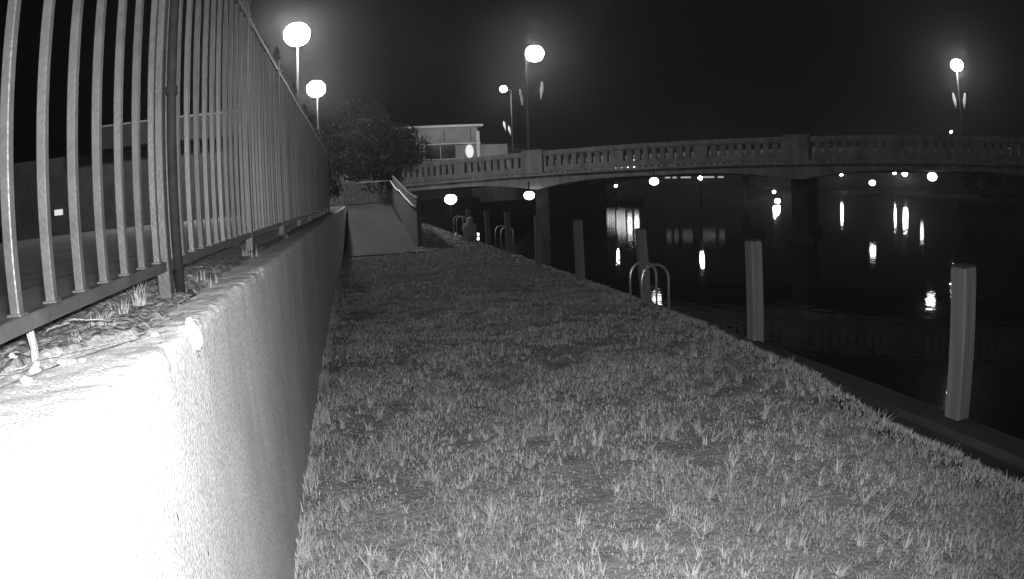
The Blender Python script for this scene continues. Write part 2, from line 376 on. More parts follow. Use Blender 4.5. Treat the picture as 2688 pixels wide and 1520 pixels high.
for k, (x, y, r_, lb) in enumerate([(-.715,1.395,.011,'flat pale stone at the foot of the wooden stake'),(-.66,1.40,.009,'small pale stone right of the wooden stake on the crumbled edge'),
                                    (-.735,1.235,.013,'largest pale stone in front of the wooden stake'),(-.55,1.66,.010,'small pale stone just left of the white stone chip')]):
    stone('pebble', (x, y, 1.412), (r_*1.4, r_, r_*.6), lb, 20+k)
def curvepts(P, n=40, amp=.006):
    P = np.array(P, float); t = np.linspace(0, len(P)-1, n); out = []
    for i_, tt in enumerate(t):
        a = np.array([np.interp(tt, range(len(P)), P[:, k]) for k in range(3)]); a[:2] += rng.normal(0, amp, 2); a[2] += rng.normal(0, amp*.3); out.append(tuple(a))
    return out
for P, r_, lb in [([(-.86,.9,1.42),(-.80,1.24,1.418),(-.76,1.45,1.415),(-.66,1.66,1.413),(-.60,1.95,1.418),(-.60,2.3,1.43)], .0035, 'long dry vine lying along the soil edge from the stake to the conduit'),
                  ([(-.83,1.1,1.43),(-.74,1.38,1.425),(-.64,1.60,1.415),(-.56,1.78,1.412)], .0022, 'thin dry vine ending beside the white stone chip'),
                  ([(-.80,1.50,1.47),(-.76,1.60,1.475),(-.72,1.72,1.45),(-.70,1.78,1.425)], .0018, 'pale dry stem arching over the soil in front of the pickets')]:
    s = MB(); s.tube(curvepts(P), r_, 6); tag(s.build('dry_vine', M_leafdry, smooth=True), lb, 'vine')
def tuft(loc, n, h, spread, label, mt=M_leafdry, seed=0):
    rr = random.Random(seed); V = []; F = []
    for k in range(n):
        a = rr.uniform(0, 6.28); x = rr.uniform(-1, 1)*spread; y = rr.uniform(-1, 1)*spread*1.6; hh = h*rr.uniform(.4, 1); ln = rr.uniform(.1, .6)*hh; wd = rr.uniform(.0015, .0045)
        b = len(V); c_, s_ = math.cos(a), math.sin(a)
        for t in (0, .35, .7, 1):
            px, py, pz = x+c_*ln*t*t, y+s_*ln*t*t, hh*t; ww = wd*(1.2 if t == .35 else 1)*(1-t*.9)
            V += [(px-s_*ww, py+c_*ww, pz-(.02 if t == 0 else 0)), (px+s_*ww, py-c_*ww, pz-(.02 if t == 0 else 0))]
        for t in range(3): F.append((b+2*t, b+2*t+1, b+2*t+3, b+2*t+2))
    s = MB(); s.add(V, F); s.box((-spread,-spread*1.6,-.030),(spread,spread*1.6,-.012)); return tag(s.build('dry_weed', mt, loc=loc), label, 'weed', 'dry weeds rooted in the wall-top soil')
tuft((-.785,1.84,1.41), 40, .050, .026, 'bushy dry weed in the middle of the soil strip before the first post', seed=1)
tuft((-.73,1.76,1.41), 26, .035, .022, 'low dry weed clump between the bushy weed and the stake', seed=2)
tuft((-.765,1.60,1.41), 30, .038, .026, 'low dry weed clump nearest to the wooden stake', seed=3)
tuft((-.775,2.22,1.41), 40, .105, .022, 'tall stringy dry weed leaning on the nearest fence post', seed=4)
tuft((-.79,2.03,1.41), 34, .055, .026, 'dry leafy weed left of the tall stringy weed', seed=5)
tuft((-.66,2.75,1.41), 24, .075, .05, 'sparse upright weed stalks right of the conduit pipe', seed=6)
tuft((-.68,4.15,1.41), 30, .09, .05, 'curling weed at the foot of the second fence post', seed=7)
tuft((-.68,6.15,1.41), 26, .09, .05, 'small weed clump at the foot of the third fence post', seed=8)

# ------------------------------------------------------------------ grass
def blades(x, y, h, wd, az, ln, z0):
    n = len(x); ts = np.array([0, .4, .75, 1.0]); wf = np.array([1, 1.0, .65, .12])
    V = np.zeros((n, 8, 3)); c_, s_ = np.cos(az), np.sin(az)
    for k, (t, g) in enumerate(zip(ts, wf)):
        px = x+c_*ln*h*t**1.8; py = y+s_*ln*h*t**1.8; pz = z0+h*t*(1-.25*ln*t)
        V[:, 2*k] = np.stack([px-s_*wd*g, py+c_*wd*g, pz], -1); V[:, 2*k+1] = np.stack([px+s_*wd*g, py-c_*wd*g, pz], -1)
    b = (np.arange(n)*8)[:, None, None]; F = b+np.array([[0,1,3,2],[2,3,5,4],[4,5,7,6]])[None]
    return V.reshape(-1, 3), F.reshape(-1, 4)
VV = []; FF = []; base = 0
def putg(x, y, h, wd, az, ln):
    global base
    k = (x > -0.47) & (x < edge_x(y)-0.01+0.0*x) & ~((x < 1.95) & (y > 20.6))
    x, y, h, wd, az, ln = (a[k] for a in (x, y, h, wd, az, ln))
    v, f_ = blades(x, y, h, wd, az, ln, lz(x, y)-.005); VV.append(v); FF.append(f_+base); base += len(v)
for (ya, yb, dens, hh, ww) in [(1.2,3.6,7500,.024,.0021),(3.6,6.5,3600,.027,.0030),(6.5,11,1900,.032,.0042),(11,20,700,.036,.008),(20,40,130,.05,.016)]:
    n = int((yb-ya)*4.8*dens); x = rng.uniform(-.47, 4.3, n); y = rng.uniform(ya, yb, n)
    cl = np.clip(.78+1.0*vnoise(x, y, 5, 51)+.8*vnoise(x, y, 1.6, 52)+.7*vnoise(x, y, 14, 53), .10, 1.4); k = rng.random(n) < np.clip(cl*1.5, .3, 1); x, y, cl = x[k], y[k], cl[k]; n = len(x)
    putg(x, y, hh*(.35+cl)*rng.uniform(.5, 1.4, n), ww*rng.uniform(.5, 1.3, n), rng.uniform(0, 6.28, n), rng.uniform(.2, 1.5, n))
# star-shaped coarse tufts
for (ya, yb, dens, sc) in [(1.2,4,44,1),(4,8,26,1.1),(8,16,6,1.4)]:
    nt_ = int((yb-ya)*4.7*dens); cx = rng.uniform(-.4, 4.1, nt_); cy = rng.uniform(ya, yb, nt_)
    kk = rng.random(nt_) < np.clip(.5+1.6*vnoise(cx, cy, .9, 61), .05, 1); cx, cy = cx[kk], cy[kk]; nt_ = len(cx)
    m_ = rng.integers(7, 22, nt_); x = np.repeat(cx, m_); y = np.repeat(cy, m_); n = len(x); sz = np.repeat(rng.uniform(.5, 1.15, nt_), m_)
    az = rng.uniform(0, 6.28, n)
    putg(x+rng.normal(0, .008, n), y+rng.normal(0, .008, n), sz*sc*rng.uniform(.05, .115, n), sc*rng.uniform(.0022, .0045, n), az, rng.uniform(.3, 1.25, n))
nt_ = 150; cx = rng.uniform(-.35, 3.7, nt_); cy = 1.3+rng.random(nt_)**1.4*4.5; m_ = rng.integers(9, 26, nt_); x = np.repeat(cx, m_); y = np.repeat(cy, m_); n = len(x)
putg(x+rng.normal(0, .010, n), y+rng.normal(0, .010, n), np.repeat(rng.uniform(.6, 1.1, nt_), m_)*rng.uniform(.07, .15, n), rng.uniform(.003, .0055, n), rng.uniform(0, 6.28, n), rng.uniform(.5, 1.6, n))
# taller fringe at the wall foot and at the dock edge
n = 10000; y = rng.uniform(1.2, 14, n)**1.0; x = -.47+np.abs(rng.normal(0, .045, n)); kf = rng.random(n) < np.clip(.5+2*vnoise(y, y*0, 6, 71), .05, 1); x, y = x[kf], y[kf]; n = len(x); putg(x, y, rng.uniform(.02, .09, n), rng.uniform(.002, .004, n), rng.uniform(-2.2, 2.2, n), rng.uniform(.2, 1.2, n))
n = 4200; y = 1.2+rng.random(n)**1.5*20; x = edge_x(y)-np.abs(rng.normal(0, .06, n))-.012; putg(x, y, rng.uniform(.015, .045, n), rng.uniform(.002, .004, n), rng.uniform(-1.2, 1.2, n), rng.uniform(.5, 1.5, n))
V = np.concatenate(VV); F = np.concatenate(FF)
tag(npmesh('grass', V, F, M_grass), 'uneven mown grass with coarse tufts covering the riverside lawn', 'grass', kind='stuff')

# ------------------------------------------------------------------ dock pilings
piles = [(4.22,3.17,1.15,.112,0,'nearest and largest'),(4.27,6.32,1.10,.105,1,'second nearest'),(4.37,9.62,1.06,.10,2,'third'),(4.05,11.85,1.12,.10,3,'fourth'),
         (4.09,14.9,1.12,.10,4,'fifth'),(4.24,18.45,1.11,.10,5,'sixth'),(4.22,21.4,1.10,.10,6,'seventh'),(4.12,24.4,1.12,.11,7,'farthest')]
lab = ['nearest and largest timber piling at the dock edge on the right','second piling back, standing alone beside the dark seawall cap','timber piling directly behind the near ladder hoops',
       'piling just left of and behind the near ladder hoops','fifth timber piling back, between two slim gaps of open water','piling right of the middle ladder hoops under a small bridge lamp',
       'piling right behind the middle ladder hoops','farthest timber piling, beside the seated person']
for (x, y, h, r_, k, nm), lb in zip(piles, lab):
    e = empty('dock_piling', (x, y, 0), lb, 'piling', 'timber pilings along the seawall', rz=R(random.uniform(-4, 4)))
    e.rotation_euler[0] = R(random.uniform(-.4,.4)); e.rotation_euler[1] = R([-4.2,-2.8,-4.0,-1.2,0.3,-2.6,-1.4,-.5][k])
    a = r_*.72; s = MB(); s.bbox((-a,-a,-2.4),(a,a,h),.012); s.build('piling_shaft', M_timber, e)
    s = MB(); s.bbox((-a*.93,-a*.93,h+.0005),(a*.93,a*.93,h+.012),.006); s.build('piling_cap', M_cap, e)

# ------------------------------------------------------------------ ladder hoops
def hoop(x0, x1, y, h, r_=.017):
    c = (x0+x1)/2; a = (x1-x0)/2; P = [(x0, y, -.05), (x0, y, h-a)]
    for t in range(1, 12): P.append((c-a*math.cos(math.pi*t/12), y, h-a+a*math.sin(math.pi*t/12)))
    P += [(x1, y, h-a), (x1, y, -.9)]
    return P
for (x0, x1, y0, y1, h, lb) in [(3.90,4.33,8.72,9.14,.60,'near pair of steel ladder hoops around the third piling'),(4.06,4.42,18.75,19.5,.70,'middle pair of steel ladder hoops at the seawall'),
                                (3.95,4.35,26.4,27.2,.80,'farthest pair of ladder hoops, left of the seated person')]:
    e = empty('dock_ladder', ((x0+x1)/2, (y0+y1)/2, 0), lb, 'ladder', 'steel dock ladders along the seawall')
    iv = (-(x0+x1)/2, -(y0+y1)/2, 0)
    for yy in (y0, y1):
        s = MB(); s.tube(hoop(x0, x1, yy, h), .019, 10); s.build('hoop_rail', M_steel, e, smooth=True, loc=iv)
    for z in (-.3, -.6, -.85):
        s = MB(); s.tube([(x1, y0, z), (x1, y1, z)], .015, 8); s.build('rung', M_steel, e, smooth=True, loc=iv)

# small markers / pedestals at the dock
def dock_light(p, size, label, mt=M_dock, post=True, group=None):
    e = empty('dock_lamp', (p[0], p[1], p[2]), label, 'lamp', group)
    s = MB(); s.ellip((0,0,0), (size, size, size*.8), 14, 8); s.build('lamp_glass', mt, e, smooth=True)
    s = MB(); s.lathe([(size*.7, size*.72), (size*1.05, size*.80), (size*.5, size*1.05), (.02, size*1.15)], 12); s.build('lamp_hood', M_iron_d, e)
    return e
M_refl = emit('marker_glow', 6)  # marker glow is put in as emission
s = MB(); s.lathe([(.03,0),(.035,.05),(.03,.10),(.01,.13)], 10); s.ellip((0,0,.2), (.05,.05,.05), 10, 6); o = s.build('dock_marker', M_refl, loc=(4.36, 24.0, 0.0)); tag(o, 'tiny lit marker light beside the seated person', 'marker light')
s = MB(); s.ellip((0,0,.10), (.06,.07,.05), 10, 6); s.box((-.06,-.06,0),(.06,.06,.05)); o = s.build('dock_marker', M_white, loc=(4.02, 27.0, 0.0)); tag(o, 'small pale dock cleat at the foot of the farthest ladder hoops', 'cleat')

# ------------------------------------------------------------------ seated person (hunched in a hooded top, back to the camera)
pr = empty('person', (4.0, 23.6, 0), 'person in a pale hooded top sitting hunched at the dock edge by the farthest piling', 'person')
def skin(name, V, Ed, Rd, mt, parent, root=0, sub=2):
    me = bpy.data.meshes.new(name); me.from_pydata(V, Ed, []); o = bpy.data.objects.new(name, me); C.objects.link(o); o.parent = parent
    m1 = o.modifiers.new('skin', 'SKIN'); m1.use_smooth_shade = True
    for i_, r_ in enumerate(Rd): me.skin_vertices[0].data[i_].radius = (r_ if isinstance(r_, tuple) else (r_, r_))
    me.skin_vertices[0].data[root].use_root = True
    m2 = o.modifiers.new('sub', 'SUBSURF'); m2.levels = sub; m2.render_levels = sub; me.materials.append(mt); return o
V_ = [(0,0,.16),(-.02,.02,.34),(0,.06,.52),(.03,.10,.64),(.05,.13,.72),(.06,.15,.80),
      (.16,.06,.58),(.24,.14,.42),(.22,.30,.34),(-.16,.08,.57),(-.22,.18,.40),(-.08,.33,.34),
      (.10,.04,.14),(.18,.36,.36),(.34,.42,.10),(.42,.50,.06),(-.10,.05,.14),(-.06,.38,.36),(.10,.50,.10),(.16,.58,.05)]
E_ = [(0,1),(1,2),(2,3),(3,4),(4,5),(2,6),(6,7),(7,8),(2,9),(9,10),(10,11),(0,12),(12,13),(13,14),(14,15),(0,16),(16,17),(17,18),(18,19)]
R_ = [.17,.19,.17,.08,.095,.07,.08,.058,.04,.08,.058,.04,.12,.085,.055,.05,.12,.085,.055,.05]
skin('body', V_, E_, R_, M_cloth, pr)
s = MB(); s.ellip((.05,.13,.745), (.105,.12,.125), 14, 9); s.ellip((.02,.06,.66), (.13,.11,.06), 12, 6); s.build('hood', M_cloth, pr, smooth=True)
s = MB(); s.ellip((.055,.205,.735), (.075,.05,.085), 12, 8); s.ellip((.055,.255,.73), (.014,.018,.02), 8, 5); s.build('face', M_skin, pr, smooth=True)
for (cx_, cy_) in ((.20,.33), (-.05,.36)):
    s = MB(); s.ellip((cx_, cy_, .345), (.035,.045,.018), 10, 6)
    for k in range(4): s.tube([(cx_-.024+.016*k, cy_+.03, .35), (cx_-.024+.016*k, cy_+.07+.006*(k in (1,2)), .345), (cx_-.024+.016*k, cy_+.085, .325)], [.0085,.008,.006], 6)
    s.tube([(cx_+.03, cy_, .345), (cx_+.05, cy_+.03, .34), (cx_+.045, cy_+.055, .33)], [.010,.009,.007], 6)
    s.build('hand', M_skin, pr, smooth=True)

# ------------------------------------------------------------------ ramp at the end of the lawn
def rampz(y): return float(np.interp(y, [20.5, 22.5, 26, 30, 36], [0.03, 0.06, 0.28, 0.68, 1.28]))
ramp = empty('concrete_ramp', (0.8, 20.6, 0), 'pale concrete ramp rising from the lawn end toward the bridge', 'ramp')
s = MB(); yy = [20.6, 21.9, 22.5, 24, 26, 28, 30, 33, 36]
top_ = [(-.35, y_, rampz(y_)) for y_ in yy]; poly = top_+[(-.35, 36, -.4), (-.35, 20.6, -.4)]
s.prism(poly, (2.3, 0, 0)); o = s.build('ramp_slab', M_path, ramp, loc=(-.8, -20.6, 0)); recalc(o)
s = MB(); s.bbox((-.42, 20.18, -.1), (2.02, 20.56, .035), .01); s.build('threshold_slab', M_path, ramp, loc=(-.8, -20.6, 0))
gd = empty('ramp_railing', (2.05, 22.4, 0), 'plank railing with a bright pipe handrail along the right side of the ramp', 'railing')
iv = (-2.05, -22.4, 0)
s = MB(); y = 22.5
while y < 36:
    zt_ = rampz(y)+1.55; s.bbox((2.08, y, rampz(y)-.15), (2.12, y+.235, zt_-.04), .004); y += .245
s.build('plank_panel', M_plank, gd, loc=iv)
s = MB(); P = [(2.10, y_, rampz(y_)+1.55) for y_ in np.linspace(22.3, 36.1, 12)]; s.tube(P, .06, 4); s.build('cap_rail', M_plank, gd, loc=iv)
s = MB(); s.bbox((2.03,22.28,-.2),(2.17,22.42,1.50),.01); s.build('railing_post', M_plank, gd, loc=iv)
s = MB(); s.tube([(2.10,22.35,1.36),(1.98,22.3,1.36),(1.97,23.2,1.40),(1.97,26,1.64),(1.97,30,2.02),(1.97,31,2.02),(1.97,34,2.32),(1.97,36,2.58)], .028, 8); s.build('handrail', M_white, gd, loc=iv, smooth=True)
lr = empty('landing_railing', (0.7, 36, 1.28), 'dark railing with a pale pipe rail across the top landing of the ramp', 'railing')
iv = (-.7, -36, -1.28)
s = MB(); s.tube([(-.56,36,2.56),(1.97,36,2.60)], .026, 8); s.build('handrail', M_path2, lr, loc=iv, smooth=True)
s = MB()
for k in range(20): s.bbox((-.55+k*.13, 36.03, 1.45), (-.53+k*.13, 36.05, 2.55), .003)
s.box((-.56,36.02,1.43),(1.97,36.06,1.47)); s.build('baluster_panel', M_iron_d, lr, loc=iv)
# ------------------------------------------------------------------ bridge
ZT = lambda s: 4.23+0.019*s
bridge = empty('concrete_bridge', BW(-3.1, 0, 0), 'long pale concrete bridge with a balustrade and low arches over the river', 'bridge')
bl = -Vector(BW(-3.1, 0, 0))
SP = 0.4576
def BB(mbx, s0, s1, o0, o1, za, zb, slope=True):   # box in bridge coordinates; za, zb relative to ZT
    v = []
    for (s_, o_) in ((s0,o0),(s1,o0),(s1,o1),(s0,o1)):
        v.append((s_, o_))
    P = [BW(a, ZT(a)+za if slope else za, b) for a, b in v]+[BW(a, ZT(a)+zb if slope else zb, b) for a, b in v]
    mbx.add(P, [(0,3,2,1),(4,5,6,7),(0,1,5,4),(1,2,6,5),(2,3,7,6),(3,0,4,7)])
big = [-102.4*SP, -70.5*SP, -38.68*SP, -6.84*SP, 25.0*SP, 56.9*SP]
def parapet(o0, side):
    d0, d1 = (o0, o0+.30)
    for a, b in zip(big[:-1], big[1:]):
        pm = empty_child('parapet')
        m_ = MB()
        BB(m_, a+.62, b-.62, d0-.05, d1+.05, -.26, -.02)       # coping
        BB(m_, a+.62, b-.62, d0-.02, d1+.02, -1.20, -.88)      # plinth
        BB(m_, a+.62, b-.62, d0+.01, d1-.01, -.32, -.262)
        for s_ in (a+.62, b-.80): BB(m_, s_, s_+.18, d0, d1, -.876, -.322)
        c0 = a+(b-a)/2
        for g in (-10, 0, 10):
            for k in range(-5, 5):     # balusters between the nine slots
                s_ = c0+(g+k+.5)*SP
                hw = .135 if -5 < k < 4 else .16
                BB(m_, s_-hw, s_+hw, d0+.03, d1-.03, -.879, -.319)
        for g in (-5, 5):
            s_ = c0+g*SP; BB(m_, s_-.36, s_+.36, d0-.03, d1+.03, -.877, -.323)
        m_.build('balustrade', M_conc, bridge, loc=bl)
    for b in big:
        m_ = MB(); BB(m_, b-.62, b+.62, d0-.12, d1+.12, -1.25, .0); BB(m_, b-.68, b+.68, d0-.17, d1+.17, .001, .08); m_.build('pilaster', M_conc, bridge, loc=bl)
def empty_child(n): return None
parapet(0.0, 1); parapet(10.4, -1)
m_ = MB(); BB(m_, -48, 26, -.10, 10.8, -1.40, -1.26); m_.build('cornice', M_conc, bridge, loc=bl)
def soffit(s_):     # arch underside relative to ZT
    for a, b in zip(big[:-1], big[1:]):
        if a <= s_ <= b:
            t = abs((s_-(a+b)/2)/((b-a)/2)); return -1.70-.48*t**3.2
    return -2.2
for (o0, o1, nm) in ((.12, .62, 'arch_girder'), (3.4, 3.9, 'arch_girder'), (6.6, 7.1, 'arch_girder'), (10.0, 10.5, 'arch_girder')):
    ss = np.linspace(-47, 26, 120); V = []; F = []
    for s_ in ss:
        for (o_, z_) in ((o0, -1.405), (o1, -1.405), (o1, soffit(s_)+(.16 if o0 > 1 else 0)), (o0, soffit(s_)+(.16 if o0 > 1 else 0))): V.append(BW(s_, ZT(s_)+z_, o_))
    for k in range(len(ss)-1):
        for j in range(4): F.append((4*k+j, 4*k+(j+1) % 4, 4*k+4+(j+1) % 4, 4*k+4+j))
    m_ = MB(); m_.add(V, F); recalc(m_.build(nm, M_conc, bridge, loc=bl))
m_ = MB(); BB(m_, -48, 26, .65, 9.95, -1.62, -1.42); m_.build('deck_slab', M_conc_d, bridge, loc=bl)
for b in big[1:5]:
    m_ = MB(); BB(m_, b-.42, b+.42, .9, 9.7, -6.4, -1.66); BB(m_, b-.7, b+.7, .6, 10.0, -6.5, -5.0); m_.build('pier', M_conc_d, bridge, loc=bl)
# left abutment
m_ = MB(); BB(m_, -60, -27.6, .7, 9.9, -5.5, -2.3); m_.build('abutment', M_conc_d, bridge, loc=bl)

# ------------------------------------------------------------------ street lamps
def street_lamp(base, H, arm_dir, arm, bowl, label, mt, flags=(), z0=0):
    e = empty('street_lamp', base, label, 'street lamp', 'street lamps on the bridge and street')
    s = MB(); s.lathe([(.16,0),(.16,.08),(.10,.3),(.085,.9),(.065,H*.6),(.05,H)], 12); s.build('pole', M_pole, e, smooth=True)
    a = Vector(arm_dir).normalized(); p1 = a*arm
    s = MB(); s.tube([(0,0,H-.25),(p1.x*.3,p1.y*.3,H-.02),(p1.x,p1.y,H+.10)], [.04,.035,.03], 8); s.build('arm', M_pole, e, smooth=True)
    s = MB(); s.ellip((p1.x, p1.y, H+bowl*.78), (bowl*.62, bowl*.62, .10), 14, 7); s.build('lamp_housing', M_pole, e, smooth=True)
    s = MB(); s.ellip((p1.x, p1.y, H-.02), (bowl, bowl, bowl*.92), 20, 12); s.build('lamp_glass', mt, e, smooth=True)
    for (dx, dy, zb, out, ln) in flags:
        d = Vector((dx, dy, 0)).normalized(); s = MB(); s.tube([(d*.06)+Vector((0,0,zb)), (d*out)+Vector((0,0,zb+out*.9))], .022, 6); fs = s.build('flag_staff', M_pole, e)
        # drooping cloth, folded
        tip = d*out*.95+Vector((0,0,zb+out*.86)); V = []; F = []; n = 9
        for k in range(n):
            t = k/(n-1); ww = (.10+.34*math.sin(math.pi*min(1,t*1.15)))*ln*.5
            c_ = tip-d*(.12*t)+Vector((0,0,-ln*t))
            for j in range(7):
                u = j/6-.5; V.append(c_+d*(u*ww)+Vector((-d.y, d.x, 0))*(.05*math.sin(u*14+t*3)))
        for k in range(n-1):
            for j in range(6): F.append((k*7+j, k*7+j+1, k*7+8+j, k*7+7+j))
        s = MB(); s.add(V, F); fo = s.build('flag', M_flag, fs, smooth=True); sm = fo.modifiers.new('th', 'SOLIDIFY'); sm.thickness = .01
    return e
street_lamp((-2.44, 30.7, 1.33), 8.15, (.0,-1,0), .5, .60, 'nearest and brightest street lamp, topmost behind the iron fence', M_lens)
street_lamp((-2.30, 45.7, 1.33), 8.05, (-.1,-1,0), .5, .62, 'second street lamp beyond the fence, lower than the brightest one', emit('dim_street_lamp_glass', 130))
def sl(s_, off, label, armv, flags, bowl, mt=M_lensB, H=6.05, arm=1.2):
    return street_lamp(BW(s_, ZT(s_)-.2, off), H-(ZT(s_)-4.0), armv, arm, bowl, label, mt, flags)
sl(-18.0, .15, 'bridge lamp with a long arm standing on the near pilaster above the river', NB, [(TB.x,TB.y,3.25,1.05,1.0),(-NB.x*.9-TB.x*.25,-NB.y*.9-TB.y*.25,3.3,.55,.9)], .52)
sl(-25.5, 11.6, 'small far street lamp left of the near bridge lamp, above the white building', -NB, [(-TB.x,-TB.y,3.0,.75,.8),(-TB.x*.3,-TB.y*.3,3.0,.3,.8)], .26, arm=1.1, H=5.75)
sl(7.45, 11.0, 'right-hand bridge lamp with a flag hanging on each side of its pole', -NB, [(TB.x,TB.y,3.4,.45,1.0),(-TB.x,-TB.y,3.4,.45,1.0)], .42, arm=.3, H=5.95)

# ------------------------------------------------------------------ lamps along the water
G = 'bright lamps low over the river'
def blamp(az, el, d, size, label, strength=1.0, mt=None, pole=0):
    p = AE(az, el, d); e = dock_light(p, size, label, mt or M_dock, group=G)
    if pole:
        s = MB(); s.tube([(0,0,-pole),(0,0,-size*.7)], .05, 8); s.build('lamp_pole', M_iron_d, e)
    else:
        s = MB(); s.tube([(0,0,size*1.05),(0,0,size*1.05+.45)], .04, 8); s.build('lamp_bracket', M_iron_d, e)
    return e
blamp(8.13,-.45,40.6,.36,'bright starry lamp low over the far end of the seawall under the bridge', pole=2.2, mt=emit('seawall_lamp_glass', 22))
blamp(14.76,-.43,37.6,.30,'bright lamp under the left pier of the bridge above the pilings')
blamp(25.36,.47,35.4,.25,'lamp hanging under the left end of the middle arch')
blamp(29.30,.70,58,.18,'small lamp under the crown of the middle arch', mt=M_far, pole=3)
blamp(44.25,.37,66,.34,'lamp lower than its neighbours under the right arch, with a long reflection')
blamp(47.16,1.15,250,.95,'small distant lamp between two bigger lamps under the right arch', mt=M_far, pole=5)
blamp(49.62,1.00,39.6,.30,'rightmost bright lamp hanging under the right arch')
blamp(22.12,.15,57,.12,'tiny lamp under the left part of the middle arch', mt=M_far, pole=2)
blamp(41.52,1.02,300,.7,'tiny distant lamp left of the low lamp under the right arch', mt=M_far, pole=6)
blamp(46.24,1.20,300,.6,'tiny distant lamp close left of the small distant lamp', mt=M_far, pole=6)
blamp(35.62,-.50,130,.28,'upper lamp of the stacked pair by the middle pier', mt=M_far, pole=1.4)
blamp(35.90,-1.25,105,.42,'lower and brighter globe added by the middle pier to stand for a water reflection', mt=emit('reflection_globe_glow', 140), pole=.4)  # glowing globe added where the reflection of the upper lamp shows
blamp(29.92,1.35,247,.9,'far lamp behind the bridge above the middle arch', mt=M_far, pole=7)
blamp(48.64,1.75,179,.5,'far lamp hidden behind the right bridge span', mt=emit('dim_lamp_glass', 18), pole=6)
blamp(51.52,4.69,120,.22,'tiny lone lamp just above the parapet by the right bridge lamp', mt=M_far, pole=9)
blamp(3.15,5.59,75,.13,'tiny lamp glinting among the dark trees left of the white building', mt=emit('tiny_lamp_glass', 12), pole=4)

# lit building far beyond the bridge (seen as its reflection in the river)
P = AE(22.4, 0, 229); t_ = Vector((math.cos(R(22.4)), -math.sin(R(22.4)), 0)); n_v = Vector((math.sin(R(22.4)), math.cos(R(22.4)), 0))
lb_ = empty('lit_building', (P.x, P.y, 0), 'lit glass-fronted building far behind the bridge, mirrored in the river', 'building', rz=-R(22.4))
s = MB(); s.box((-7.4,.05,-1),(7.4,10,12.8)); s.build('wall', M_build, lb_)
s = MB(); s.box((-7.7,-.2,12.81),(7.7,10.2,13.1)); s.build('roof', M_build, lb_)
for (xa, xb, za, zb, st_) in [(-6.2,-1.9,5.3,8.6,1.3),(-1.4,1.8,5.3,8.6,1.5),(2.3,4.0,7.0,9.6,5),(4.7,6.3,7.0,9.8,5),(-1.4,1.8,9.3,11.2,1.6),(2.3,4.0,10.3,11.9,2.5),(4.7,6.3,10.4,12.0,3)]:
    s = MB(); s.box((xa,-.05,za),(xb,.04,zb)); wf = s.build('window', emit('window_glow', st_), lb_)
    m_ = MB(); k = xa
    while k < xb+.01: m_.box((k-.09,-.12,za),(k+.09,-.06,zb)); k += (.62 if za < 6 else 1.7)
    m_.box((xa-.1,-.13,(za+zb)/2-.06),(xb+.1,-.055,(za+zb)/2+.06)); m_.build('window_bars', M_iron_d, wf)
# low lit hall under the middle arch
P = AE(28.6, 0, 95); lb_ = empty('waterside_hall', (P.x, P.y, 0), 'low dark hall with a thin row of lit windows seen under the middle arch', 'building', rz=-R(28.6))
s = MB(); s.box((-7,.05,-1.4),(7,6,3.25)); s.build('wall', M_build, lb_)
s = MB(); s.box((-7.2,-.1,3.26),(7.2,6.2,3.5)); s.build('roof', M_build, lb_)
for (a, b) in ((26.3,26.75),(26.95,27.3),(27.65,28.5),(29.4,30.5),(30.8,31.3)):
    xa, xb = (math.tan(R(a-28.6))*95, math.tan(R(b-28.6))*95); s = MB(); s.box((xa,-.06,2.86),(xb,.04,3.08)); s.build('window', emit('strip_window_glow', .35), lb_)

# ------------------------------------------------------------------ white building at the left bridge end
wb = empty('corner_shop', (7.5, 60, 2.9), 'pale flat-roofed shop building at the left end of the bridge', 'building')
iv = (-7.5, -60, -2.9)
def wpart(nm, a, b, mt=M_white, par=wb): 
    s = MB(); s.box(a, b); return s.build(nm, mt, par, loc=iv if par is wb else None)
M_pale = mat('pale_siding', .24, .36, .6, .8, .15, 10)
wpart('wall', (1.5,60.2,2.9), (11.1,70,6.15), M_pale)
wpart('upper_wall', (1.3,60.0,6.2), (11.25,70,7.7), M_pale)
wpart('roof', (1.1,59.75,7.71), (11.75,70.2,7.92), M_white)
wpart('fascia_trim', (1.2,59.9,6.16), (11.5,59.99,6.26), M_white)
wpart('corner_board', (11.12,59.93,2.9), (11.42,60.3,7.3), M_white)
wpart('side_wing', (11.45,60.6,2.9), (14.1,68,6.1), M_pale)
s = MB(); s.prism([(11.45,60.5,6.11),(18,66,6.11),(18,72,6.11),(11.45,72,6.11)], (0,0,.12)); s.build('wing_roof', M_build, wb, loc=iv)
s = MB(); s.prism([(14.1,61,2.9),(18.5,66,2.9),(18.5,72,2.9),(14.1,72,2.9)], (0,0,2.95)); s.build('rear_wing', M_build, wb, loc=iv)
for (a, b) in ((6.5,9.2),(3.0,6.0)):
    f_ = wpart('window', (a,60.12,4.9), (b,60.19,6.08), M_dark)
    s = MB(); s.box((a-.06,60.08,4.84),(b+.06,60.13,4.90)); s.box(((a+b)/2-.03,60.08,4.9),((a+b)/2+.03,60.115,6.08)); s.build('window_frame', M_white, f_)
for xk in (2.5,5.3,8.2,10.6):
    wpart('panel_seam', (xk,59.96,6.35), (xk+.06,59.995,7.5), M_build)
s = MB(); s.lathe([(.33,-.06),(.37,-.03),(.37,.03),(.33,.06)], 24, m=Matrix.Rotation(R(90),4,'X')@Matrix.Diagonal((1,1.0,1,1)))
o = s.build('oval_sign', M_sign, loc=(10.4, 59.6, 5.45)); o.scale = (1,1,1.65); tag(o, 'glowing white oval sign on the pale shop wall', 'sign')

